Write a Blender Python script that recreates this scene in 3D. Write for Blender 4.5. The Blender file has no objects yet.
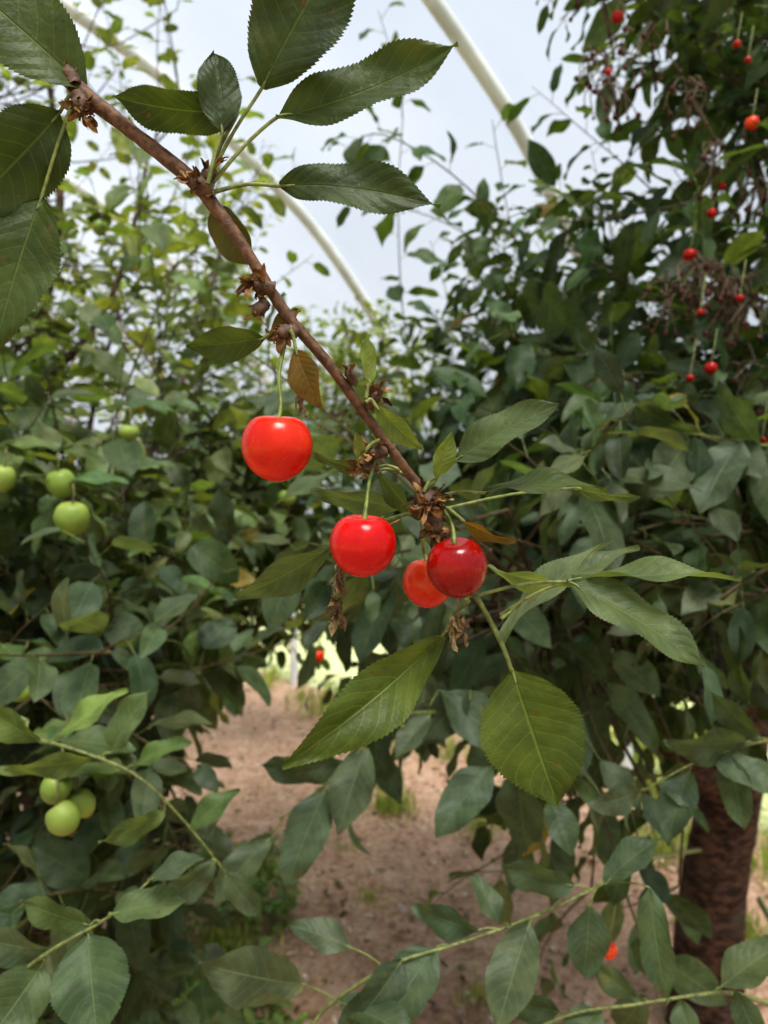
import bpy, math, random
import numpy as np
import mathutils
from mathutils import Vector, Matrix, Quaternion
random.seed(7); np.random.seed(7)
scene=bpy.context.scene
F=740.0; CH=1.5
def P(px,py,d):   # surveyed position: bearing + distance -> world metres
    return Vector(((px-384)/F*d, d, CH+(512-py)/F*d))
# ------------------------------------------------------------ mesh builder
class MB:
    def __init__(s): s.V=[];s.Q=[];s.UV=[];s.T=[];s.M=[];s.n=0
    def add(s,V,Q,UV=None,T=None,mat=0):
        V=np.asarray(V,dtype=np.float32).reshape(-1,3);Q=np.asarray(Q,dtype=np.int64).reshape(-1,4)
        k=len(V)
        if UV is None: UV=np.zeros((k,2),np.float32)
        if T is None: T=(0.5,0.5,0.5)
        T=np.asarray(T,dtype=np.float32)
        if T.ndim==1: T=np.tile(T,(k,1))
        s.V.append(V);s.Q.append(Q+s.n);s.UV.append(UV);s.T.append(T);s.M.append(np.full(len(Q),mat,np.int32));s.n+=k
    def build(s,name,mats,parent=None,smooth=True):
        V=np.concatenate(s.V);Q=np.concatenate(s.Q);UV=np.concatenate(s.UV);T=np.concatenate(s.T);M=np.concatenate(s.M)
        me=bpy.data.meshes.new(name)
        me.vertices.add(len(V));me.vertices.foreach_set('co',V.ravel().astype(np.float32))
        me.loops.add(len(Q)*4);me.loops.foreach_set('vertex_index',Q.ravel().astype(np.int32))
        me.polygons.add(len(Q));me.polygons.foreach_set('loop_start',(np.arange(len(Q))*4).astype(np.int32))
        try: me.polygons.foreach_set('loop_total',np.full(len(Q),4,np.int32))
        except Exception: pass
        me.polygons.foreach_set('material_index',M)
        me.polygons.foreach_set('use_smooth',np.full(len(Q),smooth))
        uv=me.uv_layers.new(name='UVMap');uv.data.foreach_set('uv',UV[Q.ravel()].astype(np.float32).ravel())
        a=me.attributes.new('tint','FLOAT_COLOR','POINT')
        c=np.ones((len(V),4),np.float32);c[:,:3]=T;a.data.foreach_set('color',c.ravel())
        for m in mats: me.materials.append(m)
        me.update(calc_edges=True);me.validate()
        ob=bpy.data.objects.new(name,me);scene.collection.objects.link(ob)
        if parent: ob.parent=parent
        return ob
def empty(name,loc=(0,0,0)):
    e=bpy.data.objects.new(name,None);e.empty_display_size=.1;scene.collection.objects.link(e);return e
# ------------------------------------------------------------ node helpers
def newmat(name):
    m=bpy.data.materials.new(name);m.use_nodes=True;nt=m.node_tree;nt.nodes.clear();return m,nt
class N:
    def __init__(s,nt): s.nt=nt
    def n(s,t,**k):
        x=s.nt.nodes.new(t)
        for a,b in k.items(): setattr(x,a,b)
        return x
    def setin(s,x,i,v):
        if hasattr(v,'is_output'): s.nt.links.new(v,x.inputs[i])
        elif v is not None: x.inputs[i].default_value=v
    def math(s,op,a,b=None,c=None,clamp=False):
        x=s.n('ShaderNodeMath',operation=op);x.use_clamp=clamp
        s.setin(x,0,a);s.setin(x,1,b);s.setin(x,2,c);return x.outputs[0]
    def mix(s,f,a,b,mode='MIX'):
        x=s.n('ShaderNodeMix',data_type='RGBA',blend_type=mode)
        s.setin(x,0,f);s.setin(x,6,a);s.setin(x,7,b);return x.outputs[2]
    def noise(s,vec,scale,detail=3,rough=.5):
        x=s.n('ShaderNodeTexNoise');s.setin(x,'Vector',vec);x.inputs['Scale'].default_value=scale
        x.inputs['Detail'].default_value=detail;x.inputs['Roughness'].default_value=rough;return x.outputs[0]
    def ss(s,v,a,b,o0=0.,o1=1.):
        x=s.n('ShaderNodeMapRange',interpolation_type='SMOOTHSTEP');s.setin(x,0,v)
        for i,q in enumerate((a,b,o0,o1)): x.inputs[i+1].default_value=q
        return x.outputs[0]
    def bump(s,h,st,dist=.001):
        x=s.n('ShaderNodeBump');x.inputs['Strength'].default_value=st;x.inputs['Distance'].default_value=dist
        s.setin(x,'Height',h);return x.outputs[0]
    def out(s,sh):
        o=s.n('ShaderNodeOutputMaterial');s.nt.links.new(sh,o.inputs[0])
def leaf_material(name,veins=9.,transl=.27,rough=.50,bumpd=.0010,veincol=1.55,spec=.30):
    m,nt=newmat(name);g=N(nt)
    uv=g.n('ShaderNodeUVMap').outputs[0];sp=g.n('ShaderNodeSeparateXYZ');nt.links.new(uv,sp.inputs[0])
    u,v=sp.outputs[0],sp.outputs[1]
    tc=g.n('ShaderNodeTexCoord').outputs['Object']
    nzw=g.noise(tc,45.,2)
    s_=g.math('ABSOLUTE',g.math('MULTIPLY_ADD',v,2.,-1.))
    t=g.math('SUBTRACT',g.math('MULTIPLY',u,veins),g.math('MULTIPLY',g.math('POWER',s_,1.3),2.0))
    t=g.math('ADD',t,g.math('MULTIPLY',nzw,.8))
    dist=g.math('MULTIPLY',g.math('ABSOLUTE',g.math('SUBTRACT',g.math('FRACT',t),.5)),2.)
    side=g.ss(dist,0.,.11,.8,0.)
    mid=g.ss(s_,.012,.05,1.,0.)
    mask=g.math('MAXIMUM',side,mid)
    tint=g.n('ShaderNodeAttribute',attribute_name='tint').outputs[0]
    nz=g.noise(tc,70.,3)
    col=g.mix(1.,tint,g.mix(g.ss(nz,.3,.7),(.72,.74,.7,1),(1.25,1.2,1.15,1)),'MULTIPLY')
    vein=g.mix(1.,g.mix(1.,tint,(veincol,veincol,veincol,1),'MULTIPLY'),(.03,.035,.01,1),'ADD')
    col=g.mix(g.math('MULTIPLY',mask,.6),col,vein)
    spots=g.ss(g.noise(tc,230.,2),.70,.75)
    col=g.mix(g.math('MULTIPLY',spots,.7),col,(.11,.06,.02,1))
    blot=g.ss(g.noise(tc,28.,3),.66,.74)
    col=g.mix(g.math('MULTIPLY',blot,.35),col,(.14,.12,.03,1))
    back=g.n('ShaderNodeNewGeometry').outputs['Backfacing']
    colb=g.mix(.3,col,(.13,.16,.09,1))
    colf=g.mix(back,col,colb)
    p=g.n('ShaderNodeBsdfPrincipled');nt.links.new(colf,p.inputs['Base Color'])
    g.setin(p,'Roughness',g.math('MULTIPLY_ADD',back,.25,rough));p.inputs['Specular IOR Level'].default_value=spec
    h=g.math('ADD',g.math('MULTIPLY',dist,.28),g.math('ADD',g.math('MULTIPLY',mid,-.8),g.math('MULTIPLY',g.noise(tc,420.,2),.7)))
    b=g.bump(h,.5,bumpd);nt.links.new(b,p.inputs['Normal'])
    tr=g.n('ShaderNodeBsdfTranslucent')
    nt.links.new(g.mix(1.,col,(2.6,2.5,.8,1),'MULTIPLY'),tr.inputs[0])
    mx=g.n('ShaderNodeMixShader');mx.inputs[0].default_value=transl
    nt.links.new(p.outputs[0],mx.inputs[1]);nt.links.new(tr.outputs[0],mx.inputs[2]);g.out(mx.outputs[0]);return m
def simple(name,c1,c2,scale,rough=.8,bump=.4,bd=.002,stretch=None,spec=.3,detail=5):
    m,nt=newmat(name);g=N(nt);tc=g.n('ShaderNodeTexCoord').outputs['Object']
    if stretch:
        mp=g.n('ShaderNodeMapping');nt.links.new(tc,mp.inputs[0]);mp.inputs['Scale'].default_value=stretch;tc=mp.outputs[0]
    nz=g.noise(tc,scale,detail,.6)
    col=g.mix(g.ss(nz,.35,.65),c1,c2)
    p=g.n('ShaderNodeBsdfPrincipled');nt.links.new(col,p.inputs['Base Color']);p.inputs['Roughness'].default_value=rough
    p.inputs['Specular IOR Level'].default_value=spec
    nt.links.new(g.bump(nz,bump,bd),p.inputs['Normal']);g.out(p.outputs[0]);return m
LEAF=leaf_material('leaf_surface')
def tint_mat(name,rough=.5,scale=300.,bd=.0006,spec=.4):
    m,nt=newmat(name);g=N(nt);tc=g.n('ShaderNodeTexCoord').outputs['Object']
    tint=g.n('ShaderNodeAttribute',attribute_name='tint').outputs[0];nz=g.noise(tc,scale,4,.6)
    col=g.mix(1.,tint,g.mix(g.ss(nz,.35,.65),(.6,.6,.6,1),(1.35,1.3,1.25,1)),'MULTIPLY')
    p=g.n('ShaderNodeBsdfPrincipled');nt.links.new(col,p.inputs['Base Color']);p.inputs['Roughness'].default_value=rough
    p.inputs['Specular IOR Level'].default_value=spec
    nt.links.new(g.bump(nz,.6,bd),p.inputs['Normal']);g.out(p.outputs[0]);return m
STEM=tint_mat('green_stem')
TWIG=tint_mat('twig_bark',.62,420.,.001,.35)
def bark_mat():
    m,nt=newmat('cherry_trunk_bark');g=N(nt);tc=g.n('ShaderNodeTexCoord').outputs['Object']
    mp=g.n('ShaderNodeMapping');nt.links.new(tc,mp.inputs[0]);mp.inputs['Scale'].default_value=(1,1,2.4)
    n1=g.noise(mp.outputs[0],26.,6,.7);n2=g.noise(tc,7.,4,.6)
    c=g.mix(g.ss(n1,.38,.64),(.022,.013,.010,1),(.13,.068,.043,1))
    c=g.mix(g.math('MULTIPLY',g.ss(n2,.45,.7),.7),c,(.09,.072,.055,1))
    p=g.n('ShaderNodeBsdfPrincipled');nt.links.new(c,p.inputs['Base Color']);p.inputs['Roughness'].default_value=.88;p.inputs['Specular IOR Level'].default_value=.2
    nt.links.new(g.bump(g.math('ADD',n1,n2),.9,.012),p.inputs['Normal']);g.out(p.outputs[0]);return m
BARK=bark_mat()
# ------------------------------------------------------------ geometry
def crom(pts,rad,n):
    pts=[Vector(p) for p in pts];out=[];ro=[]
    for i in range(len(pts)-1):
        p0=pts[max(i-1,0)];p1=pts[i];p2=pts[i+1];p3=pts[min(i+2,len(pts)-1)]
        for k in range(n):
            t=k/n
            out.append(.5*((2*p1)+(p2-p0)*t+(2*p0-5*p1+4*p2-p3)*t*t+(3*p1-p0-3*p2+p3)*t**3))
            ro.append(rad[i]*(1-t)+rad[i+1]*t)
    out.append(pts[-1]);ro.append(rad[-1]);return out,ro
def tube(mb,pts,rad,seg=8,n=5,tint=(.2,.1,.05),mat=0,rough=0.,smooth=True,cap=True):
    if smooth: pts,rad=crom(pts,rad,n)
    k=len(pts);V=[];up=Vector((.13,.21,.97)).normalized();side=None
    for i,p in enumerate(pts):
        d=(pts[min(i+1,k-1)]-pts[max(i-1,0)])
        if d.length<1e-9: d=Vector((0,0,1))
        d.normalize()
        if side is None:
            side=d.cross(up)
            if side.length<.1: side=d.cross(Vector((1,0,0)))
        else: side=side-d*side.dot(d)
        side.normalize();o=d.cross(side)
        for j in range(seg):
            a=2*math.pi*j/seg;r=rad[i]*(1+rough*(random.random()-.5))
            V.append(p+side*(math.cos(a)*r)+o*(math.sin(a)*r))
    Q=[]
    for i in range(k-1):
        for j in range(seg):
            a=i*seg+j;b=i*seg+(j+1)%seg;Q.append((a,b,b+seg,a+seg))
    if cap:
        for j in range(0,seg-2,2):
            o=(k-1)*seg;Q.append((o,o+j+1,o+j+2,o+(j+3)%seg))
    mb.add([tuple(v) for v in V],Q,T=tint,mat=mat)
    return pts
WU=[0,.04,.12,.25,.4,.55,.7,.82,.9,.96,1];WW=[.02,.22,.55,.85,1,.98,.82,.55,.30,.11,.01]
WA=[.02,.35,.72,.95,1,.95,.8,.58,.36,.14,.01]
def template(nu,nv,serr=0.,teeth=0,apple=False):
    u=np.linspace(0,1,nu);v=np.linspace(-1,1,nv)
    uu,vv=np.meshgrid(u,v,indexing='ij');w=np.interp(uu,WU,WA if apple else WW)
    if nu>20:
        wf=np.interp(u,WU,WA if apple else WW);kk=np.ones(9)/9;wf2=np.convolve(np.pad(wf,4,mode='edge'),kk,'valid');wf2[0]=wf[0];wf2[-1]=.005;wf2[-2]=min(wf2[-2],.03)
        w=np.tile(wf2[:,None],(1,nv))
    sh=np.zeros_like(uu)
    if serr:
        saw=(uu*teeth)%1.
        e=np.clip((np.abs(vv)-.8)/.2,0,1)
        w=w*(1+serr*(saw-.4)*e)
        sh=.006*saw*e
    i=np.arange(nu-1)[:,None]*nv+np.arange(nv-1)[None,:];i=i.ravel()
    Q=np.stack([i,i+nv,i+nv+1,i+1],1)
    return (uu+sh).ravel(),vv.ravel(),w.ravel(),Q
TL=template(11,5);TA=template(10,5,apple=True);TH=template(151,13,.09,38);TM=template(61,9,.10,28);TS=template(5,3)
def leaves(mb,tpl,rec,mat=0):
    """rec rows: B3 D3 N3 L ratio fold bend twist wave tint3"""
    if not rec: return
    R=np.array(rec,dtype=np.float64);u,v,w,Q=tpl;n=len(R);m=len(u)
    B=R[:,0:3];D=R[:,3:6];Nn=R[:,6:9];L=R[:,9:10];ra=R[:,10:11];fo=R[:,11:12];be=R[:,12:13];tw=R[:,13:14];wv=R[:,14:15];T=R[:,15:18]
    D=D/np.linalg.norm(D,axis=1,keepdims=True);Nn=Nn-D*np.sum(D*Nn,1,keepdims=True);Nn/=np.linalg.norm(Nn,axis=1,keepdims=True)+1e-9
    S=np.cross(Nn,D)
    be=np.where(np.abs(be)<.01,.01,be);U=u[None,:]
    al=L*np.sin(be*U)/be;dn=-L*(1-np.cos(be*U))/be
    hw=v[None,:]*w[None,:]*ra*L*.5
    a=np.abs(hw);ph=R[:,0:1]*977
    y=hw*np.cos(fo);z=a*np.sin(fo)-.6*a*a/(ra*L*.5+1e-9)*np.sin(fo)*.6
    z=z+wv*L*.05*np.sin(U*11+ph+v[None,:]*1.7)*np.abs(v[None,:])
    ta=tw*U;y2=y*np.cos(ta)-z*np.sin(ta);z2=y*np.sin(ta)+z*np.cos(ta)
    ca=np.cos(be*U);sa=np.sin(be*U)
    X=al+z2*sa;Z=dn+z2*ca
    V=B[:,None,:]+X[...,None]*D[:,None,:]+y2[...,None]*S[:,None,:]+Z[...,None]*Nn[:,None,:]
    QQ=(Q[None]+ (np.arange(n)*m)[:,None,None]).reshape(-1,4)
    UV=np.stack([np.tile(u,(n,1)),np.tile((v+1)/2,(n,1))],-1).reshape(-1,2)
    TT=np.repeat(T,m,axis=0)
    mb.add(V.reshape(-1,3),QQ,UV.astype(np.float32),TT,mat)
def prisms(mb,segs,mat=1):
    if not segs: return
    V=[];Q=[];T=[];k=0
    for a,b,r,t in segs:
        d=(b-a)
        if d.length<1e-6: continue
        d.normalize();s=d.cross(Vector((0.2,.1,1)));s.normalize();o=d.cross(s)
        for p,rr in ((a,r),(b,r*.8)):
            for j in range(3):
                an=j*2.0944;V.append(p+s*math.cos(an)*rr+o*math.sin(an)*rr);T.append(t)
        for j in range(3): Q.append((k+j,k+(j+1)%3,k+3+(j+1)%3,k+3+j))
        k+=6
    mb.add([tuple(v) for v in V],Q,T=np.array(T,dtype=np.float32),mat=mat)
def jit(c,a=.35,h=.15):
    f=1+random.uniform(-a,a);return (c[0]*f*(1+random.uniform(-h,h)),c[1]*f,c[2]*f*(1+random.uniform(-h,h)))
R=random.uniform
def along_leaves(recs,pets,pts,nleaf,lsize,ratio,tints,droop,flat=.75):
    steps=len(pts)-1;az=R(0,6.28)
    for i in range(nleaf):
        f=(i+.6)/nleaf*.98;x=f*steps;j=min(int(x),steps-1);q=pts[j].lerp(pts[j+1],x-j)
        ax=(pts[j+1]-pts[j]).normalized();az+=2.4
        s=ax.cross(Vector((.1,.2,1)));s.normalize();o=ax.cross(s)
        rd=s*math.cos(az)+o*math.sin(az)
        D=(rd*1.0+ax*R(.35,1.0)+Vector((0,0,-droop*R(.2,1.2)))).normalized()
        pl=lsize*R(.18,.4);b=q+(rd*.8+ax*.5).normalized()*pl
        pets.append((q,b,.0009,(.13,.16,.05)))
        Nn=Vector((R(-flat,flat),R(-flat-.25,flat-.2),1.0))
        if abs(D.z)>.85: Nn=Vector((R(-1,1),R(-1,.3),.4))
        L=lsize*R(.6,1.15)*(1 if i<nleaf-2 else .7)
        t=jit(random.choice(tints))
        if random.random()<.012: t=jit((.16,.13,.03))
        recs.append((*b,*D,*Nn,L,ratio*R(.85,1.15),R(.1,.6),R(.05,.9),R(-.3,.3),R(.2,1.2),*t))
def shoot(mbranch,recs,pets,base,dirv,length,nleaf,lsize,ratio,tints,up=.0,rad=.0022,btint=(.09,.07,.035),droop=.5):
    pts=[base.copy()];d=dirv.normalized();steps=6
    for i in range(steps):
        d=(d+Vector((R(-.16,.16),R(-.16,.16),R(-.12,.12)+up*.16))).normalized()
        pts.append(pts[-1]+d*(length/steps))
    rad_=[rad*(1-.75*i/steps) for i in range(steps+1)]
    tube(mbranch,pts,rad_,seg=5,n=2,tint=btint)
    along_leaves(recs,pets,pts,nleaf,lsize,ratio,tints,droop)
def tree(name,limbs,groups,tpl,longs=()):
    e=empty(name);mb=MB();ml=MB();recs=[];pets=[];samples=[]
    for pts,rads,big in limbs:
        q=tube(mb,pts,rads,seg=18 if big else 8,n=9,tint=(.08,.045,.03),mat=1 if big else 0,rough=.08 if big else .12)
        for p in q: samples.append(p)
    S=np.array([tuple(p) for p in samples])
    for pts,r,nl,ls,ratio,tints,droop in longs:
        q=Vector(S[int(np.argmin(np.sum((S-np.array(pts[0]))**2,1)))])
        full=([q] if (q-pts[0]).length>.03 else [])+list(pts)
        tube(mb,full,[r*(1-.7*i/(len(full)-1)) for i in range(len(full))],seg=6,n=5,tint=(.11,.09,.045))
        sm,_=crom(pts,[1]*len(pts),5);along_leaves(recs,pets,sm,nl,ls,ratio,tints,droop,1.3)
    for (xr,yr,dr,cnt,dirf,length,nl,ls,ratio,tints,up,droop) in groups:
        for _ in range(cnt):
            p=P(R(*xr),R(*yr),R(*dr))
            if p.z<.12: continue
            k=int(np.argmin(np.sum((S-np.array(p))**2,1)));q=Vector(S[k]);dv=dirf(p)
            gap=(p-q).length
            if gap>.03:
                mid=q.lerp(p,.5)+Vector((R(-.06,.06),R(-.06,.06),-.06*gap))-dv.normalized()*gap*.12
                tube(mb,[q,mid,p],[.003+.0014*min(gap,2),.0028,.0020],seg=5,n=4,tint=(.07,.05,.03))
            shoot(mb,recs,pets,p,dv,length*R(.7,1.3),max(4,int(nl*R(.7,1.3))),ls,ratio,tints,up,droop=droop)
    leaves(ml,tpl,recs,0);prisms(ml,pets,1)
    mb.build(name+'_limbs',[TWIG,BARK],e);ml.build(name+'_foliage',[LEAF,STEM],e)
    print(name,'leaves',len(recs))
    return e,S
def rd(bx,by,bz,s=.5):
    return lambda p: Vector((bx+R(-s,s),by+R(-s,s),bz+R(-s,s)))
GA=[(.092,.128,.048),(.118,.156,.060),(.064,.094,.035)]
GAl=[(.19,.24,.08),(.15,.19,.065),(.12,.16,.055)]  # lighter than GA: backlight from the film put into the leaf tint
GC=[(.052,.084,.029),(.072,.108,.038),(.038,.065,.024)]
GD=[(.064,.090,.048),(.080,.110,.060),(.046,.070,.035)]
T0=Vector(P(30,1016,2.2));T0.z=-.05
la=[([T0,P(45,850,2.2),P(25,700,2.25),P(50,560,2.2),P(30,400,2.3),P(60,200,2.6),P(40,20,2.8)],[.055,.05,.042,.034,.022,.014,.008],True),
 ([P(25,700,2.25),P(-120,560,2.0),P(-200,350,1.9)],[.03,.02,.01],False),
 ([P(50,560,2.2),P(140,470,2.4),P(200,330,2.7),P(230,200,2.9)],[.022,.014,.009,.005],False),
 ([P(25,700,2.25),P(150,640,2.2),P(240,560,2.4),P(320,450,2.9),P(370,370,3.3)],[.025,.018,.012,.008,.005],False),
 ([P(45,850,2.2),P(120,820,1.7),P(190,830,1.4)],[.022,.012,.006],False),
 ([P(25,700,2.25),P(10,640,1.7),P(60,560,1.3)],[.02,.012,.005],False),
 ([P(30,400,2.3),P(110,300,2.2),P(150,150,2.2)],[.014,.009,.004],False)]
ga=[((-260,170),(450,700),(1.05,1.7),115,rd(.2,-.4,.3,.7),.3,13,.074,.62,GA,.1,.7),
 ((-260,200),(520,690),(1.6,2.3),115,rd(.2,-.4,.2,.7),.32,14,.077,.62,GA,.1,.8),
 ((-200,90),(400,560),(1.8,2.9),80,rd(.2,-.4,.3,.7),.35,14,.075,.6,GA,.2,.7),
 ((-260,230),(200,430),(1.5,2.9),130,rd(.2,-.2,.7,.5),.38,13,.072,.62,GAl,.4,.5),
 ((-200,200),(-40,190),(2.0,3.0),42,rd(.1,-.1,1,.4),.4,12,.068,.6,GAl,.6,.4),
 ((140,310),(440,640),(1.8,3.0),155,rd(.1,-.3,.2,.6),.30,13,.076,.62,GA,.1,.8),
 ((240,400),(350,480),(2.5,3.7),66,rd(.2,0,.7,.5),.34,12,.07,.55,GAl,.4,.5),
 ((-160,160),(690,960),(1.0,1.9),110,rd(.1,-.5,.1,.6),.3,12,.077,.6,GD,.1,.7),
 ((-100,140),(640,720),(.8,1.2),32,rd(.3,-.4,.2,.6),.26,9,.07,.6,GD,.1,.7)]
apple_tree,SA=tree('apple_tree',la,ga,TA)
T1=P(705,1010,2.15);T1.z=-.05
lc=[([T1,P(712,900,2.12),P(732,780,2.1),P(752,650,2.08),P(772,520,2.05),P(810,380,2.0),P(800,150,1.9)],[.11,.09,.08,.07,.055,.04,.025],True),
 ([P(735,800,2.1),P(690,765,2.0),P(640,715,1.95),P(560,650,1.8),P(450,620,1.6)],[.05,.04,.032,.018,.008],True),
 ([P(760,610,2.06),P(650,560,2.0),P(540,500,2.2),P(430,440,2.6)],[.035,.022,.014,.006],False),
 ([P(770,540,2.05),P(690,460,2.2),P(610,400,2.3),P(560,300,2.6)],[.022,.012,.007,.004],False),
 ([P(800,350,2.0),P(760,180,1.8),P(710,20,1.6)],[.022,.012,.006],False),
 ([P(800,250,1.95),P(860,60,1.6),P(780,-80,1.3)],[.025,.014,.006],False),
 ([P(750,660,2.08),P(820,600,1.6),P(780,500,1.2),P(720,440,1.05)],[.03,.018,.008,.004],False),
 ([P(752,650,2.08),P(640,590,1.5),P(540,600,1.1)],[.028,.012,.005],False)]
gc=[((600,960),(370,560),(1.0,2.0),120,rd(-.4,-.4,.1,.6),.32,11,.095,.52,GC,.0,.8),
 ((540,730),(540,680),(1.5,1.95),75,rd(-.4,-.2,.1,.6),.3,10,.09,.52,GC,0,.8),
 ((410,650),(420,580),(1.6,3.0),160,rd(-.3,-.2,.2,.6),.32,12,.088,.52,GC,.1,.7),
 ((390,660),(500,650),(1.6,2.6),120,rd(-.2,-.2,.1,.6),.32,12,.088,.52,GC,.1,.8),
 ((690,980),(-100,380),(1.1,2.3),140,rd(-.4,-.3,.2,.6),.34,12,.088,.5,GC,.1,.6),
 ((500,720),(280,410),(1.6,2.6),48,rd(-.4,-.1,.4,.4),.32,11,.085,.5,GC,.3,.5),
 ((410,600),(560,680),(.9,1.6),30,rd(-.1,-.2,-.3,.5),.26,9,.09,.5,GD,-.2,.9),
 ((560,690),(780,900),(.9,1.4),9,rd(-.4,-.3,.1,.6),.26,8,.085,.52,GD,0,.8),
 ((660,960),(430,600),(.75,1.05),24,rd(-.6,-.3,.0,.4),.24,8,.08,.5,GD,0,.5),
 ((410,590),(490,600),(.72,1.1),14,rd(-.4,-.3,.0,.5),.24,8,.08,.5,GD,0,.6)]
lo=[([P(600,430,1.9),P(560,340,1.8),P(515,240,1.75),P(492,120,1.7)],.003,17,.095,.52,GC,.6),
 ([P(620,420,1.9),P(530,290,1.75),P(450,225,1.7),P(350,195,1.7)],.003,20,.09,.52,GC,.6),
 ([P(640,430,1.8),P(560,300,1.65),P(470,190,1.55),P(385,135,1.5),P(345,150,1.5)],.003,24,.09,.54,GC,.6),
 ([P(720,350,1.6),P(650,250,1.5),P(590,205,1.45),P(535,195,1.4)],.003,15,.09,.5,GC,.6),
 ([P(790,120,1.4),P(710,105,1.3),P(650,135,1.3),P(590,210,1.35)],.003,16,.09,.5,GC,.7),
 ([P(790,30,1.3),P(720,40,1.3),P(650,10,1.3)],.003,12,.09,.5,GC,.7),
 ([P(800,70,1.3),P(740,80,1.3),P(690,60,1.3),P(640,80,1.3)],.003,14,.085,.5,GC,.7),
 ([P(800,-20,1.2),P(700,-40,1.2),P(600,-10,1.2),P(560,20,1.2)],.003,14,.09,.5,GC,.6),
 ([P(620,-80,1.1),P(580,-40,1.1),P(545,0,1.1)],.003,8,.085,.48,GC,.7),
 ([P(430,440,2.3),P(405,330,2.1),P(398,200,2.0),P(402,100,2.0),P(378,10,1.9)],.003,22,.10,.54,GC,.6),
 ([P(640,360,1.6),P(620,280,1.5),P(560,250,1.45),P(500,290,1.45)],.003,15,.085,.5,GC,.7),
 ([P(760,300,1.4),P(700,230,1.4),P(640,210,1.35)],.003,13,.09,.5,GC,.7),
 ([P(470,500,2.3),P(455,400,2.2),P(450,310,2.2),P(430,240,2.2)],.003,16,.09,.52,GC,.6),
 ([P(560,420,2.1),P(500,350,2.0),P(440,320,2.0),P(380,330,2.0)],.003,15,.085,.52,GC,.6),
 ([P(560,450,2.2),P(545,350,2.1),P(560,250,2.0),P(560,180,2.0)],.003,14,.09,.52,GC,.6),
 ([P(700,420,1.5),P(650,330,1.4),P(600,290,1.4),P(545,300,1.35)],.003,13,.085,.5,GC,.6),
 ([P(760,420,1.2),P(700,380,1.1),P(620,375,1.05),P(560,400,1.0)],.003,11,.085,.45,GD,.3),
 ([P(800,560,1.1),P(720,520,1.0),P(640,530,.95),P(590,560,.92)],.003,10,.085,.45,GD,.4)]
cherry_tree,SC=tree('cherry_tree',lc,gc,TL,lo)
lf=[([Vector((-2.1,5.2,-.05)),Vector((-2.1,5.1,1.0)),Vector((-2.0,5.0,2.0)),Vector((-1.7,4.8,2.9))],[.05,.04,.02,.008],True),
    ([Vector((-2.1,5.1,1.2)),Vector((-1.4,5.0,1.75)),Vector((-.7,4.9,1.95)),Vector((-.1,4.8,2.0))],[.03,.02,.012,.006],False)]
gf=[((170,430),(400,590),(4.0,5.0),95,rd(.1,0,.6,.6),.5,13,.085,.55,GAl,.3,.5),
    ((-150,250),(280,460),(3.6,5.0),85,rd(.1,0,.7,.6),.5,13,.085,.55,GAl,.3,.5)]
tree('plum_tree',lf,gf,TL)
# ------------------------------------------------------------ hero branch
fb=empty('fruiting_cherry_branch')
mw=MB();ml=MB()
BT=(.125,.062,.032)
bp=[(Vector((-1.25,.15,1.75)),.03),(Vector((-.7,.25,1.95)),.014),(P(-160,-110,.27),.0036),(P(-30,-12,.25),.0029),(P(40,48,.245),.0027),(P(75,86,.243),.0027),(P(130,130,.24),.0023),(P(190,178,.238),.0024),(P(214,206,.238),.0022),(P(243,246,.238),.0019),(P(285,312,.239),.0018),(P(330,366,.24),.0017),(P(375,428,.243),.0016),(P(408,472,.245),.0016),(P(426,496,.246),.0016),(P(440,520,.247),.001)]
tube(mw,[b[0] for b in bp],[b[1] for b in bp],seg=16,n=9,tint=BT,rough=.16)
tb=Vector((-1.3,.1,-.05))
tube(mw,[tb,Vector((-1.33,.12,.6)),Vector((-1.28,.14,1.2)),Vector((-1.25,.15,1.75)),Vector((-1.3,.1,2.5))],[.07,.06,.05,.04,.02],seg=14,n=8,tint=(.1,.06,.04),mat=1,rough=.08)
def camN(b,D,roll):
    mid=b+D*.5;V=(Vector((0,0,CH))-mid);Dn=D.normalized();V=(V-Dn*V.dot(Dn)).normalized()
    return Quaternion(Dn,math.radians(roll))@V
def hl(base,tip,d0,d1,wr,roll,tint,fold=.3,bend=.4,twist=.1,wave=.6,tpl=TH,pet=None,rec=None,mb=None):
    b=P(*base,d0);t=P(*tip,d1);D=t-b;L=D.length
    n=camN(b,D,roll)
    L2=L*(bend/2)/math.sin(bend/2) if abs(bend)>.02 else L
    Dr=(D.normalized()*math.cos(bend/2)+n.normalized()*math.sin(bend/2))
    N2=n.normalized()*math.cos(bend/2)-D.normalized()*math.sin(bend/2)
    leaves(mb or ml,tpl,[(*b,*Dr,*N2,L2,wr,fold,bend,twist,wave,*tint)],0)
    if pet:
        q=P(*pet[:2],pet[2] if len(pet)>2 else d0)
        m=(q+b)/2+Vector((0,0,.0015))
        tube(mb or ml,[q,m,b,b+Dr*L*.1],[.00075,.0006,.0006,.0003],seg=6,n=4,tint=(.17,.20,.06),mat=1)
dk=(.038,.056,.016);md=(.052,.076,.020);br=(.14,.085,.02);gr=(.080,.110,.050);yg=(.13,.17,.045)  # dk, md: darkness of backlit undersides painted into the tint
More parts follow.
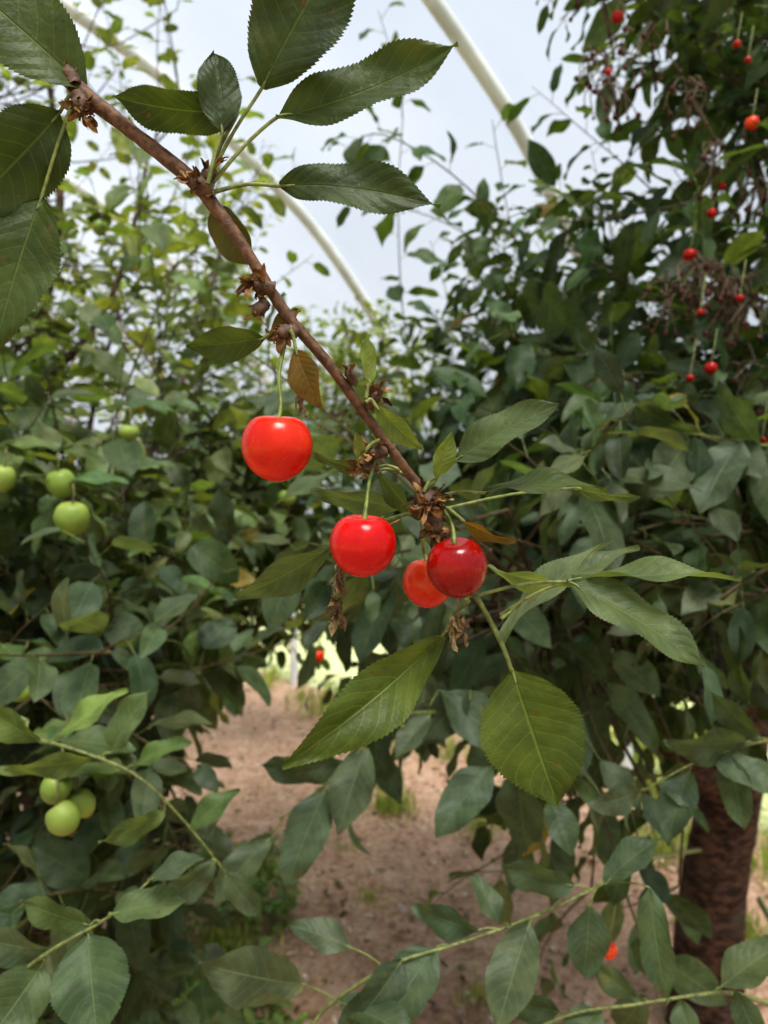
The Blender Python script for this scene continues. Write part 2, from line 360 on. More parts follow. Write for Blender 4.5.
H=[
 ((88,92),(-70,-45),.243,.225,.55,30,md,.3,.3,0,(78,90)),
 ((238,112),(112,96),.238,.235,.42,-35,dk,.3,.5,.1,(206,184)),
 ((262,88),(352,-70),.235,.225,.60,-25,dk,.25,.3,0,(206,184)),
 ((276,118),(458,44),.236,.232,.38,-50,md,.4,-.4,.2,(210,186)),
 ((222,134),(214,52),.232,.236,.52,10,dk,.4,.3,0,(208,184)),
 ((280,186),(440,207),.236,.232,.36,-40,dk,.35,.5,.1,(214,192)),
 ((60,112),(-40,215),.24,.23,.60,-20,dk,.3,.3,0,(76,92)),
 ((42,196),(-6,352),.24,.235,.48,20,md,.3,.3,.1,(74,100)),
 ((214,206),(254,266),.244,.246,.62,30,(.08,.07,.022),.3,.4,0,(212,200)),
 ((264,338),(186,346),.236,.232,.50,-25,md,.3,.35,.1,(292,328)),
 ((296,350),(321,408),.234,.232,.58,25,br,.35,.5,.2,(290,330)),
 ((370,384),(366,334),.236,.234,.42,30,yg,.5,-.3,0,(366,398)),
 ((376,406),(424,450),.236,.234,.42,30,yg,.4,.4,0,(366,402)),
 ((436,478),(452,432),.238,.234,.50,20,yg,.4,.2,0,(424,492)),
 ((454,462),(560,404),.240,.225,.42,-38,gr,.3,.4,-.1,(426,494)),
 ((484,493),(602,490),.242,.225,.42,-66,md,.3,.5,0,(430,500)),
 ((574,488),(640,497),.30,.29,.35,60,gr,.4,.3,0,(440,510,.26)),
 ((460,518),(516,541),.240,.235,.42,58,br,.5,.5,0,(432,506)),
 ((566,582),(704,667),.250,.235,.40,-48,(.082,.115,.048),.35,.35,.1,(476,596)),
 ((572,580),(742,580),.255,.235,.30,-70,(.09,.125,.05),.5,.25,.1,(500,615)),
 ((488,566),(582,582),.262,.26,.38,62,(.12,.16,.07),.4,.5,0,(466,600)),
 ((512,670),(558,806),.248,.238,.76,8,(.064,.090,.014),.22,.25,-.05,(476,596)),
 ((442,636),(282,768),.255,.225,.34,-28,(.074,.105,.020),.5,.35,.2,(470,600)),
 ((332,546),(232,598),.262,.255,.42,-42,gr,.3,.4,0,(420,510,.25)),
 ((408,507),(310,490),.262,.258,.32,-40,gr,.35,.3,0,(426,500)),
 ((500,642),(612,540),.290,.285,.35,-60,(.10,.135,.075),.4,.4,0,(478,600,.26)),
 ((372,470),(310,452),.25,.25,.30,-50,(.08,.105,.04),.4,.5,0,(400,470)),
 ((360,460),(356,432),.238,.236,.5,20,(.12,.13,.03),.5,.2,0,(380,440)),
 ((545,590),(640,548),.33,.33,.35,-55,gr,.4,.3,0,(500,620,.27)),
 ((378,470),(420,520),.255,.255,.45,50,(.06,.085,.03),.4,.3,0,(410,478)),
 ((300,310),(270,340),.242,.24,.5,40,br,.5,.6,0,(288,316)),
]
for b,t,d0,d1,wr,roll,ti,fo,be,tw,pet in H:
    hl(b,t,d0,d1,wr,roll,ti,fo,be,tw,.7,TH,pet)
tube(ml,[P(430,505,.246),P(452,560,.25),P(476,596,.25),P(500,640,.248),P(512,672,.248)],[.0013,.001,.001,.0009,.0007],seg=8,n=6,tint=(.12,.15,.045),mat=1)
def spur(px,py,d,n,size,outv,lump=.0035):
    c=P(px,py,d)
    o=Vector(outv).normalized()
    tube(mw,[c-o*.002,c+o*lump*.8,c+o*lump*1.9],[lump*.9,lump,lump*.5],seg=10,n=5,tint=(.11,.065,.04),rough=.35)
    rec=[]
    for i in range(n):
        a=Vector((R(-1,1),R(-1,1),R(-1,1)))+o*.8;a.normalize()
        b=c+o*R(0,lump*2)+a*.0012
        ti=random.choice([(.22,.12,.055),(.13,.07,.03),(.30,.18,.08),(.10,.05,.025)])
        rec.append((*b,*a,R(-1,1),R(-1,1),R(-1,1),size*R(.5,1.3),R(.4,.7),R(.3,1.),R(-1,1.2),R(-.8,.8),1,*ti))
    leaves(mw,template(9,5),rec,2)
spur(80,100,.240,22,.0055,(0.3,-.2,-1),.0028);spur(72,80,.24,8,.004,(-.5,0,1),.0025)
spur(206,188,.236,20,.0045,(-.6,-.3,.2),.0028);spur(205,180,.236,8,.004,(.7,-.3,.7),.0025)
spur(268,288,.236,26,.0058,(-.8,-.3,.1),.0026);spur(290,332,.237,16,.0045,(-.6,-.4,-.2),.0025)
spur(262,306,.236,8,.004,(-.4,-.3,-.6),.0022)
spur(372,402,.240,14,.0042,(.3,-.4,.3),.0022);spur(352,378,.24,8,.0035,(-.3,-.4,.6),.0018)
spur(380,452,.241,16,.005,(-.7,-.4,-.1),.0022)
spur(425,496,.243,34,.006,(.1,-.5,-.2),.0036);spur(432,516,.243,26,.006,(.2,-.3,-1),.0032)
spur(372,468,.243,12,.0045,(-.6,-.2,-.1),.0018)
def withered(px,py,d,n,ln):
    c=P(px,py,d);rec=[]
    for i in range(n):
        b=c+Vector((R(-.002,.002),R(-.002,.002),-R(0,ln)))
        rec.append((*b,R(-.6,.6),R(-.6,.6),-1,R(-1,1),R(-1,1),R(-1,1),R(.004,.008),R(.3,.6),R(.3,1),R(-1,1),R(-1,1),1.5,*random.choice([(.22,.15,.07),(.14,.09,.05),(.30,.22,.12)])))
    leaves(mw,template(9,5),rec,2)
    return c
withered(338,560,.248,10,.008);withered(337,590,.248,16,.010);withered(458,612,.244,22,.006);withered(300,388,.24,3,.003)
tube(mw,[P(400,520,.246),P(350,545,.248),P(338,560,.248),P(337,600,.248)],[.0005,.0005,.0005,.0004],seg=5,n=5,tint=(.2,.14,.07))
tube(mw,[P(436,520,.246),P(455,580,.245),P(458,620,.244)],[.0005,.0005,.0004],seg=5,n=5,tint=(.2,.14,.07))
mw.build('branch_wood',[TWIG,BARK,tint_mat('dry_bract',.8,500.,.0005,.2)],fb);ml.build('branch_leaves',[LEAF,STEM],fb)
# ------------------------------------------------------------ cherries
def fruit_mat(name,c1,c2,rough=.2,sss=.05,spec=.5,nscale=55.,coat=.0):
    m,nt=newmat(name);g=N(nt);tc=g.n('ShaderNodeTexCoord').outputs['Object']
    nz=g.noise(tc,nscale,3);col=g.mix(g.ss(nz,.35,.65),c1,c2)
    sp=g.ss(g.noise(tc,1500.,1),.68,.74);col=g.mix(g.math('MULTIPLY',sp,.2),col,(.9,.35,.2,1))
    p=g.n('ShaderNodeBsdfPrincipled');nt.links.new(col,p.inputs['Base Color'])
    g.setin(p,'Roughness',g.ss(g.noise(tc,300.,3),.3,.8,rough,rough+.12))
    p.inputs['Specular IOR Level'].default_value=spec
    p.inputs['Subsurface Weight'].default_value=sss;p.inputs['Subsurface Radius'].default_value=(1,.15,.08);p.inputs['Subsurface Scale'].default_value=.004
    nt.links.new(g.bump(g.noise(tc,160.,2),.12,.001),p.inputs['Normal']);g.out(p.outputs[0]);return m
def fruit_mesh(mb,c,w,h,tilt=(0,0),dimple=.28,seg=40,rings=28,mat=0,cleft=.03,tint=(.5,.5,.5)):
    V=[];Q=[]
    rot=Matrix.Rotation(tilt[0],3,'X')@Matrix.Rotation(tilt[1],3,'Y')
    for i in range(rings+1):
        ph=math.pi*i/rings;ph=min(max(ph,.02),math.pi-.02)
        for j in range(seg):
            a=2*math.pi*j/seg
            r=math.sin(ph)**.88*(1-.05*(math.cos(ph)<0)*abs(math.cos(ph)))
            z=math.cos(ph)-dimple*math.exp(-(ph/.42)**2)+.05*math.exp(-((math.pi-ph)/.3)**2)*-1
            r*=1-cleft*math.exp(-((a-4.3)/.25)**2)+.015*math.cos(2*a)
            v=Vector((r*math.cos(a)*w/2,r*math.sin(a)*w/2,z*h/2));V.append(tuple(c+rot@v))
    for i in range(rings):
        for j in range(seg):
            a=i*seg+j;b=i*seg+(j+1)%seg;Q.append((a,a+seg,b+seg,b))
    mb.add(V,Q,T=tint,mat=mat);return rot
bright=fruit_mat('bright_cherry_skin',(.50,.010,.002,1),(.66,.034,.005,1),spec=.34)
red=fruit_mat('red_cherry_skin',(.46,.003,.003,1),(.55,.006,.004,1),spec=.34)
dark=fruit_mat('ripe_cherry_skin',(.22,.0018,.0018,1),(.36,.005,.003,1),spec=.38)
orange=fruit_mat('ripening_cherry_skin',(.56,.022,.005,1),(.66,.07,.010,1),spec=.32)
farred=fruit_mat('far_cherry_skin',(.28,.004,.004,1),(.42,.012,.006,1),spec=.3)
def cherry(px,py,d,w,h,mat,stem,tilt):
    mb=MB();c=P(px,py,d);W=w/F*d;Hh=h/F*d
    rot=fruit_mesh(mb,c,W,Hh,tilt,.18,64,44)
    top=c+rot@Vector((0,0,Hh*.38))
    pts=[top]+[P(*s) for s in stem]
    tube(mb,pts,[.0009]+[.00062]*(len(pts)-2)+[.0009],seg=8,n=6,tint=(.15,.19,.045),mat=1)
    ob=mb.build('cherry',[mat,STEM]);return ob
cherry(277,446,.230,70,69,bright,[(281,405,.232),(279,375,.235),(285,340,.238)],(.16,.05))
cherry(363,544,.236,66,64,red,[(367,500,.238),(370,478,.241),(378,452,.243)],(.18,.06))
cherry(457,567,.238,60,62,dark,[(452,525,.241),(440,505,.244),(428,498,.246)],(.30,-.15))
cherry(428,582,.262,50,50,orange,[(424,552,.262),(422,525,.256),(425,502,.249)],(.1,.0))
# ------------------------------------------------------------ lower leafy shoots (near)
def shoot_obj(name,stem,rads,lv,d,stint=(.15,.17,.055)):
    e=empty(name);mb=MB();tube(mb,stem,rads,seg=8,n=6,tint=stint,mat=1)
    for b,t,dd0,dd1,wr,roll,ti,pet in lv:
        hl(b,t,d+dd0,d+dd1,wr,roll,jit(ti,.12,.08),R(.2,.45),R(.2,.6),R(-.2,.2),.9,TM,(pet[0],pet[1],d) if pet else None,mb=mb)
    o=mb.build(name+'_sprig',[LEAF,STEM],e);return e
bl=(.070,.098,.055);bl2=(.058,.083,.046);bg_=(.09,.13,.05)  # bl, bl2: bluish grey of shaded leaves put into the tint
shoot_obj('cherry_shoot',[P(300,1060,.46),P(322,1012,.46),P(390,966,.46),P(450,946,.47),P(520,922,.48),P(598,886,.50),P(640,860,.8),P(700,850,2.0)],[.0013,.0013,.0012,.0011,.0011,.0012,.002,.006],[
 ((302,984),(198,962),0,-.03,.50,-30,bl,(335,1000)),
 ((352,948),(288,925),0,0,.52,30,bl,(385,968)),
 ((436,948),(378,1036),0,-.03,.60,20,bl,(450,946)),
 ((402,960),(330,1050),-.01,-.04,.55,-35,bl2,(400,962)),
 ((530,922),(496,1034),0,-.03,.52,12,bl,(540,915)),
 ((590,905),(584,978),0,0,.62,-10,bl,(598,886)),
 ((574,886),(498,862),0,0,.50,-35,bl2,(590,890)),
 ((606,884),(662,838),0,0,.55,-35,bl,(598,886)),
 ((650,888),(668,1004),0,-.02,.36,20,bl,(610,882)),
 ((478,930),(412,905),0,.02,.5,-35,bl2,(500,930)),
 ((500,925),(470,875),.02,.04,.55,30,bl,(510,925)),
 ((340,1003),(420,1045),-.02,-.05,.5,-40,bl,(330,1006)),
],.47)
shoot_obj('cherry_shoot',[P(470,1070,.52),P(560,1018,.52),P(640,1004,.53),P(720,992,.55),P(800,985,.8),P(760,900,2.05)],[.0012,.0012,.0012,.0013,.003,.01],[
 ((560,1012),(490,990),0,0,.5,-35,bl2,(570,1016)),
 ((600,1008),(560,1060),0,-.03,.55,20,bl,(605,1010)),
 ((640,1000),(590,960),.01,.03,.5,-30,bl2,(650,1002)),
 ((680,998),(700,1060),0,-.02,.6,20,bl,(680,998)),
 ((720,988),(790,940),0,0,.5,-30,bl,(715,992)),
 ((735,990),(770,1060),0,-.02,.5,20,bl,(735,990)),
],.53)
shoot_obj('cherry_shoot',[P(830,700,2.0),P(860,715,.9),P(790,735,.66),P(735,748,.62),P(690,765,.62),P(645,790,.62)],[.006,.003,.0014,.0012,.001,.0008],[
 ((746,742),(664,742),0,-.02,.50,-40,bl2,(755,744)),
 ((712,760),(790,790),0,-.02,.50,-35,bl,(705,760)),
 ((690,770),(668,842),0,-.02,.52,20,bl2,(690,765)),
 ((760,738),(710,690),0,.02,.5,-35,bl2,(770,742)),
 ((640,792),(588,806),0,-.02,.5,-30,bl,(645,790)),
 ((730,755),(745,830),0,-.02,.5,20,bl,(730,750)),
 ((660,785),(700,810),0,-.02,.45,-35,bl2,(658,785)),
],.62)
shoot_obj('cherry_shoot',[P(860,520,2.0),P(880,470,1.1),P(800,452,.8),P(730,440,.76),P(670,432,.74),P(610,440,.73)],[.006,.003,.0016,.0013,.0011,.0008],[
 ((740,442),(700,515),0,-.04,.50,30,bl,(742,442)),
 ((700,434),(630,400),0,0,.46,-45,bl2,(705,436)),
 ((690,436),(640,500),0,-.04,.50,-30,bl,(690,434)),
 ((650,432),(570,450),0,-.03,.46,-50,bl,(655,433)),
 ((760,446),(720,380),0,0,.48,-35,bl2,(765,447)),
 ((612,440),(566,482),0,-.03,.46,-45,bl2,(612,440)),
 ((770,450),(790,540),0,-.03,.5,20,bl,(770,449)),
 ((640,436),(622,380),.02,.03,.5,-30,bl2,(640,436)),
],.75)
shoot_obj('apple_shoot',[Vector((-1.26,.14,1.0)),Vector((-.7,.4,1.25)),P(-40,728,.58),P(30,738,.57),P(90,755,.56),P(140,778,.56),P(185,822,.57),P(225,872,.58)],[.014,.007,.0017,.0015,.0013,.0011,.0010,.0008],[
 ((112,752),(150,690),0,0,.55,-40,bg_,(100,757)),
 ((100,756),(-2,770),0,-.03,.34,-50,(.10,.15,.05),(110,765)),
 ((135,765),(192,742),0,0,.45,-40,(.08,.125,.04),(125,770)),
 ((164,812),(98,842),0,-.03,.48,-40,(.08,.12,.045),(165,802)),
 ((60,738),(128,690),.02,.03,.45,-50,(.13,.19,.05),(50,742)),
 ((190,830),(240,790),.02,.03,.5,-30,(.07,.11,.04),(185,825)),
 ((40,740),(-20,700),0,0,.5,-40,(.09,.13,.04),(30,738)),
 ((215,862),(160,905),0,0,.5,-35,bl,(212,860)),
 ((225,872),(262,915),0,0,.5,25,bl,(225,872)),
],.565)
shoot_obj('apple_shoot',[Vector((-1.3,.12,.8)),Vector((-.7,.3,1.0)),P(-60,1010,.42),P(0,985,.42),P(55,948,.42),P(110,916,.43),P(150,880,.45)],[.014,.006,.0015,.0013,.0011,.0009,.0007],[
 ((88,934),(98,1042),0,-.03,.82,10,(.064,.094,.044),(75,938)),
 ((44,962),(-16,1046),0,-.03,.75,-15,(.064,.094,.044),(40,958)),
 ((112,914),(188,902),0,0,.55,-40,(.08,.12,.05),(108,917)),
 ((90,925),(20,900),0,0,.5,-45,(.07,.11,.045),(100,921)),
 ((50,950),(-30,930),0,0,.5,-45,bl,(40,955)),
 ((150,880),(205,858),0,0,.5,-45,bl,(148,882)),
],.425)
shoot_obj('cherry_shoot',[P(560,640,1.25),P(480,700,.8),P(400,715,.68),P(372,738,.66),P(330,780,.66),P(280,820,.68)],[.004,.0025,.0015,.0012,.001,.0008],[
 ((366,745),(338,836),0,-.03,.52,15,bl2,(372,738)),
 ((326,788),(286,888),0,-.03,.48,15,bl2,(330,780)),
 ((272,836),(212,905),0,-.02,.42,20,bl2,(282,820)),
 ((424,700),(400,670),0,0,.6,20,bl2,(410,712)),
 ((492,765),(436,838),0,-.03,.5,20,bl2,(480,705)),
 ((550,798),(572,858),0,-.03,.6,-15,bl2,(520,720)),
 ((430,715),(395,760),0,-.03,.5,30,bl2,(430,712)),
 ((520,770),(528,850),0,.03,.5,30,bl2,(500,705)),
 ((345,760),(262,765),0,.03,.42,-40,bl2,(350,760)),
 ((440,690),(520,760),.05,.03,.5,-30,bl2,(430,705)),
 ((470,690),(420,745),.05,.05,.55,20,bl2,(470,700)),
 ((600,760),(640,810),.05,.03,.5,-20,bl2,(560,700)),
],.66)
# ------------------------------------------------------------ green apples
apm=fruit_mat('green_apple_skin',(.17,.25,.045,1),(.28,.34,.08,1),.42,.05,.3,30.)
def apple(px,py,d,w,h,tilt):
    mb=MB();c=P(px,py,d);rot=fruit_mesh(mb,c,w/F*d,h/F*d,tilt,.22,28,20,0,0.)
    t=c+rot@Vector((0,0,h/F*d*.4));tube(mb,[t,t+Vector((.002,0,.012)),t+Vector((-.002,.008,.022)),t+Vector((-.02,.06,.035))],[.001,.001,.0012,.0015],seg=6,n=4,tint=(.14,.13,.05),mat=1)
    b=c+rot@Vector((0,0,-h/F*d*.47))
    rec=[(*b,*(rot@Vector((math.cos(a),math.sin(a),-.8))),0,0,1,.005,.5,.3,.3,0,1,.15,.1,.05) for a in (0,1.26,2.5,3.8,5)]
    leaves(mb,TS,rec,2)
    rec=[];
    for k in range(4):   # spur leaves above each fruit
        a=R(.2,2.9);bb=t+Vector((-.006,.015,.026))
        rec.append((*bb,math.cos(a),math.sin(a)*.6,R(-.1,.2),0,-.5,1,.058*R(.8,1.1),.58,.3,.5,0,.8,*jit((.08,.12,.042))))
    leaves(mb,TA,rec,2)
    mb.build('green_apple',[apm,STEM,LEAF])
apple(72,518,.84,34,36,(.2,.1));apple(61,483,.86,28,30,(.3,-.2));apple(20,689,.80,28,22,(.6,.3))
apple(56,788,.62,29,33,(.3,.5));apple(63,818,.60,32,34,(-.1,-.6));apple(82,803,.63,25,30,(.2,-.4))
apple(129,432,.9,20,16,(.2,.1));apple(3,478,.85,24,28,(.1,.2));apple(5,210,1.3,24,24,(.1,.2));apple(287,498,1.5,18,16,(.1,.3))
apple(100,228,1.6,15,15,(.1,.2));apple(40,224,1.5,16,16,(.1,.2))
mb=MB()
SH=simple('shrivelled_cherry_skin',(.05,.012,.01,1),(.10,.035,.025,1),200.)
for (x,y,d,w,k) in [(617,17,1.05,12,0),(690,255,1.0,14,0),(711,368,.9,13,0),(712,213,1.0,10,0),(752,123,.95,14,1),(737,44,1.0,8,0),(722,186,1.0,8,0),(318,656,1.3,13,1),(608,950,.75,18,1),(690,378,.9,8,0),(700,312,.9,7,0),(740,298,.9,8,0),(762,440,.9,8,0),(748,60,.95,7,0),(608,72,1.0,7,0)]:
    c=P(x,y,d);W=w/F*d;fruit_mesh(mb,c,W,W*.95,(R(-.3,.3),R(-.3,.3)),.24,16,12,k,.02)
    tube(mb,[c+Vector((0,0,W*.35)),c+Vector((.003,0,.02)),c+Vector((.012,.01,.05))],[.0009,.0008,.0009],seg=5,n=4,tint=(.16,.18,.06),mat=3)
for (x,y,d,n) in [(602,85,1.05,20),(606,110,1.05,14),(598,20,1.05,10),(700,300,.95,26),(735,315,.95,22),(668,318,1.,14),(690,120,1.,12),(650,60,1.,8),(745,330,.95,14),(765,220,1.,12),(720,180,1.,12),(755,400,.95,10)]:
    o=P(x,y,d)+Vector((0,0,.05))
    tube(mb,[o,o+Vector((.03,.08,.04)),o+Vector((.1,.25,.05))],[.0015,.002,.003],seg=5,n=4,tint=(.08,.06,.04),mat=3)
    for i in range(n):
        c=o+Vector((R(-.04,.04),R(-.03,.03),-R(.01,.08)))
        tube(mb,[o.lerp(c,R(0,.4))+Vector((R(-.01,.01),0,.0)),o.lerp(c,.6)+Vector((R(-.015,.015),0,.012)),c],[.0012,.0009,.0008],seg=5,n=4,tint=(.11,.07,.04),mat=3)
        W=R(.004,.009);fruit_mesh(mb,c,W,W*1.1,(R(-.5,.5),R(-.5,.5)),.1,8,6,2,.2)
mb.build('distant_cherries',[farred,orange,SH,STEM],cherry_tree)
# ------------------------------------------------------------ polytunnel
TH_=math.radians(40);A=Vector((-math.sin(TH_),math.cos(TH_),0));C=Vector((math.cos(TH_),math.sin(TH_),0))
prof=[(3.55,-.1),(3.55,.8),(3.55,1.5),(3.50,2.1),(3.34,2.52),(2.94,3.0),(2.4,3.44),(1.42,3.93),(0,4.2)]
prof=prof+[(-a,b) for a,b in reversed(prof[:-1])]
pv,_=crom([Vector((a,0,b)) for a,b in prof],[1]*len(prof),6)
tunnel=empty('polytunnel')
WH=simple('white_painted_steel',(.56,.56,.55,1),(.70,.70,.68,1),6.,.5,.1,.001)
T_s=[2.21+1.62*k for k in range(-6,10)]
for t in T_s:
    mb=MB();tube(mb,[A*t+C*p.x+Vector((0,0,p.z)) for p in pv],[.036]*len(pv),seg=12,smooth=False)
    mb.build('hoop',[WH],tunnel)
mb=MB()
for (u,z) in ((3.50,1.02),(-3.50,1.02),(0,4.14)):
    tube(mb,[A*T_s[0]+C*u+Vector((0,0,z)),A*T_s[-1]+C*u+Vector((0,0,z))],[.022,.022],seg=8,smooth=False)
mb.build('purlins',[WH],tunnel)
def film_mat():
    m,nt=newmat('polythene_film');g=N(nt);tc=g.n('ShaderNodeTexCoord').outputs['Object']
    nz=g.noise(tc,.6,3,.5)
    tr=g.n('ShaderNodeBsdfTransparent');tr.inputs[0].default_value=(.76,.80,.86,1)
    tl=g.n('ShaderNodeBsdfTranslucent');nt.links.new(g.mix(g.ss(nz,.3,.7),(.40,.43,.48,1),(.50,.53,.58,1)),tl.inputs[0])
    df=g.n('ShaderNodeBsdfDiffuse');df.inputs[0].default_value=(.70,.74,.80,1)
    m1=g.n('ShaderNodeMixShader');m1.inputs[0].default_value=.2;nt.links.new(tl.outputs[0],m1.inputs[1]);nt.links.new(df.outputs[0],m1.inputs[2])
    m2=g.n('ShaderNodeMixShader');nt.links.new(g.ss(nz,.3,.7,.36,.44),m2.inputs[0]);nt.links.new(tr.outputs[0],m2.inputs[1]);nt.links.new(m1.outputs[0],m2.inputs[2])
    g.out(m2.outputs[0]);return m
FILM=film_mat()
fp=[p for p in pv if p.z>1.0];k=len(fp);V=[];Q=[];ts=np.arange(T_s[0],T_s[-1]+.01,1.62/4)
for i,t in enumerate(ts):
    sag=.035*math.sin(math.pi*((t-T_s[0])/1.62%1))
    for p in fp:
        n=Vector((p.x,0,max(p.z-1.5,0)));n.normalize();q=Vector((p.x,0,p.z))+n*(.045-sag)
        V.append(tuple(A*t+C*q.x+Vector((0,0,q.z))))
for i in range(len(ts)-1):
    for j in range(k-1): a=i*k+j;Q.append((a,a+1,a+k+1,a+k))
mb=MB();mb.add(V,Q);mb.build('film_cover',[FILM],tunnel)
for idx,t in ((0,T_s[0]-.05),(1,T_s[-1]+.05)):
    V=[];Q=[];h=len(pv)//2
    for i in range(h+1):
        a=pv[i];V.append(tuple(A*t+C*a.x+Vector((0,0,a.z))));V.append(tuple(A*t+C*-a.x+Vector((0,0,a.z))))
    for i in range(h): Q.append((2*i,2*i+1,2*i+3,2*i+2))
    mb=MB();mb.add(V,Q);mb.build('end_film',[FILM],tunnel)
# ------------------------------------------------------------ ground
def ground_mat():
    m,nt=newmat('bare_soil');g=N(nt);tc=g.n('ShaderNodeTexCoord').outputs['Object']
    n1=g.noise(tc,1.6,5,.6);n2=g.noise(tc,35.,6,.7);n3=g.noise(tc,8.,4,.6)
    col=g.mix(g.ss(n2,.3,.7),(.40,.22,.13,1),(.74,.49,.34,1))
    col=g.mix(g.math('MULTIPLY',g.ss(n3,.5,.7),.5),col,(.84,.62,.46,1))
    col=g.mix(g.math('MULTIPLY',g.ss(n1,.58,.72),.35),col,(.20,.23,.08,1))
    p=g.n('ShaderNodeBsdfPrincipled');nt.links.new(col,p.inputs['Base Color']);p.inputs['Roughness'].default_value=.95
    nt.links.new(g.bump(g.math('ADD',n2,g.noise(tc,120.,3)),.8,.025),p.inputs['Normal']);g.out(p.outputs[0]);return m
GM=ground_mat()
LAWN=simple('lawn_grass',(.24,.28,.12,1),(.42,.45,.25,1),12.,.9,.6,.02)
mb=MB();n=120;V=[];Q=[]
for i in range(n+1):
    for j in range(n+1):
        t=T_s[0]+(T_s[-1]-T_s[0])*i/n;u=-3.6+7.2*j/n
        p=A*t+C*u;z=.02*mathutils.noise.noise(p*3)+.03*mathutils.noise.noise(p*.9);V.append((p.x,p.y,z))
for i in range(n):
    for j in range(n): a=i*(n+1)+j;Q.append((a,a+n+1,a+n+2,a+1))
mb.add(V,Q);g_=mb.build('ground',[GM])
mb=MB();mb.add([(-60,-60,-.06),(60,-60,-.06),(60,60,-.06),(-60,60,-.06)],[(0,1,2,3)]);mb.build('lawn',[LAWN])
rec=[]
for i in range(4200):
    y=R(1.6,6.0);x=R(-.55,.75)*y*1.0;a=R(0,6.28)
    c=random.choice([(.34,.22,.12),(.48,.34,.2),(.16,.09,.05),(.6,.5,.36),(.14,.16,.05)])
    rec.append((x,y,.012+R(0,.012),math.cos(a),math.sin(a),R(-.2,.3),R(-.4,.4),R(-.4,.4),1,R(.012,.05),R(.2,.6),R(.1,.8),R(-.8,.8),R(-.6,.6),1,*c))
mb=MB();leaves(mb,template(6,3),rec,0);mb.build('leaf_litter',[tint_mat('dead_leaf',.9,90.,.001,.1)])
mb=MB()
for i in range(1100):
    y=R(1.8,5.5);x=R(-.4,.5)*y;s=R(.004,.018);fruit_mesh(mb,Vector((x,y,s*.2)),s*2,s*1.3,(R(-1,1),R(-1,1)),0,7,5,0,.2,tint=random.choice([(.46,.35,.27),(.30,.22,.17),(.66,.54,.44)]))
mb.build('soil_pebbles',[tint_mat('pebble',.9,80.,.002,.2)])
def tufts(name,spots,cols):
    rec=[]
    for (x,y,r,cnt,hh) in spots:
        for i in range(cnt):
            a=R(0,6.28);q=abs(random.gauss(0,.5))*r
            b=(x+math.cos(a)*q,y+math.sin(a)*q,-.005);a2=R(0,6.28);le=R(.15,.8)
            rec.append((*b,math.cos(a2)*le,math.sin(a2)*le,1,-math.cos(a2),-math.sin(a2),.3,hh*R(.5,1.2),.06,.3,-R(.2,1.2),R(-.5,.5),.3,*jit(random.choice(cols))))
    mb=MB();leaves(mb,template(7,3),rec,0);mb.build(name,[LEAF])
sp=[]
def gp(px,py): d=CH*F/(py-512);return ((px-384)/F*d,d)
for px,py,r,c,h in [(392,812,.14,260,.11),(385,790,.12,140,.10),(480,832,.14,160,.08),(650,800,.25,260,.14),(640,760,.3,300,.16),(590,770,.2,120,.1),(745,940,.2,200,.1),(300,700,.2,80,.1),(430,745,.2,120,.09),(345,850,.1,60,.05),(560,870,.1,50,.05),(370,900,.12,90,.05),(260,880,.2,180,.1),(220,960,.2,220,.12),(180,1000,.2,220,.12),(270,1000,.15,120,.08),(480,1000,.15,90,.06),(640,730,.4,300,.2),(700,740,.4,300,.2)]:
    x,y=gp(px,py);sp.append((x,y,r,c,h))
for i in range(60): 
    t=R(-2,14);p=A*t+C*R(3.0,3.5);sp.append((p.x,p.y,.25,60,.16))
tufts('grass_tufts',sp,[(.20,.28,.07),(.28,.36,.10),(.34,.34,.15)])
rec=[];pets=[];mb=MB()
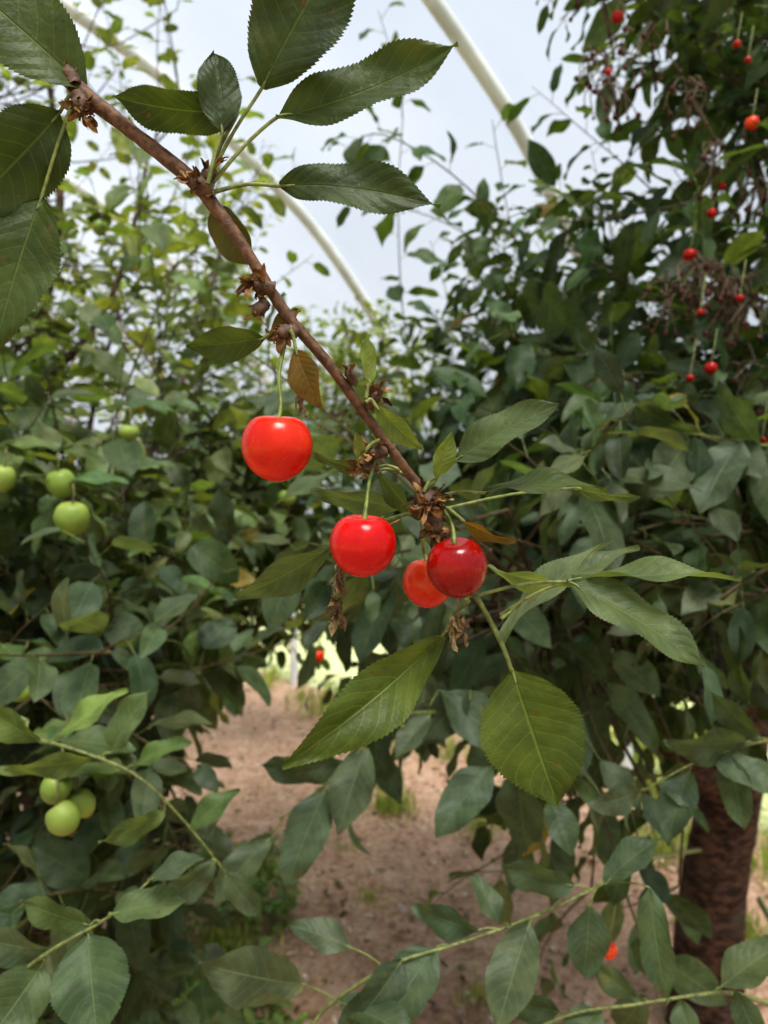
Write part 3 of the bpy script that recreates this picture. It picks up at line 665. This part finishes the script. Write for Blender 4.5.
for i in range(120):
    if i<80: x,y=gp(R(120,290),R(860,1080))
    elif i<100: x,y=gp(R(-100,150),R(800,1050))
    else: x,y=gp(R(600,760),R(730,800))
    for k in range(12):
        a=R(0,6.28);D=Vector((math.cos(a),math.sin(a),R(.1,1.2))).normalized();h=R(.02,.14);b=Vector((x,y,0))+Vector((math.cos(a)*.02,math.sin(a)*.02,h))
        pets.append((Vector((x,y,0)),b,.001,(.15,.2,.06)))
        rec.append((*b,*D,0,0,1,R(.03,.07),R(.4,.7),R(.1,.5),R(.3,1),0,1,*jit((.15,.22,.06))))
leaves(mb,template(7,5),rec,0);prisms(mb,pets,1);mb.build('weeds',[LEAF,STEM])
mb=MB()
for k in range(5):
    x0=688+k*9
    tube(mb,[P(x0,590,1.3),P(x0-6,640,1.3),P(x0+3,690+k*3,1.31),P(x0+16,706,1.32),P(x0+26,680,1.33),P(x0+22,620,1.35),P(x0+12,580,1.4)],[.003]*7,seg=7,n=7,tint=(.012,.012,.014))
mb.build('irrigation_hose',[tint_mat('black_rubber',.5)])
# ------------------------------------------------------------ light
w=bpy.data.worlds.new('sky');scene.world=w;w.use_nodes=True;nt=w.node_tree;nt.nodes.clear();g=N(nt)
tc=g.n('ShaderNodeTexCoord').outputs['Generated'];sx=g.n('ShaderNodeSeparateXYZ');nt.links.new(tc,sx.inputs[0])
col=g.mix(g.ss(sx.outputs[2],0.,.6),(.84,.87,.90,1),(.64,.71,.82,1))
bg=g.n('ShaderNodeBackground');nt.links.new(col,bg.inputs[0]);bg.inputs[1].default_value=.88
o=g.n('ShaderNodeOutputWorld');nt.links.new(bg.outputs[0],o.inputs[0])
sl=bpy.data.lights.new('sun','SUN');sl.energy=9.;sl.angle=math.radians(24);sl.color=(1,.94,.84)
so=bpy.data.objects.new('sun',sl);scene.collection.objects.link(so)
so.rotation_euler=Vector((-.15,.45,-1)).to_track_quat('-Z','Y').to_euler()
# ------------------------------------------------------------ camera
cd=bpy.data.cameras.new('camera');co=bpy.data.objects.new('camera',cd);scene.collection.objects.link(co);scene.camera=co
co.location=(0,0,CH);co.rotation_euler=(math.pi/2,0,0)
cd.sensor_fit='VERTICAL';cd.sensor_height=36;cd.sensor_width=27;cd.lens=F/1024*36;cd.clip_start=.02;cd.clip_end=300
cd.dof.use_dof=True;cd.dof.focus_distance=.245;cd.dof.aperture_fstop=15
scene.view_settings.view_transform='Standard'
try: scene.view_settings.look='Medium High Contrast'
except Exception as ex: print('look',ex)
scene.view_settings.exposure=0.05
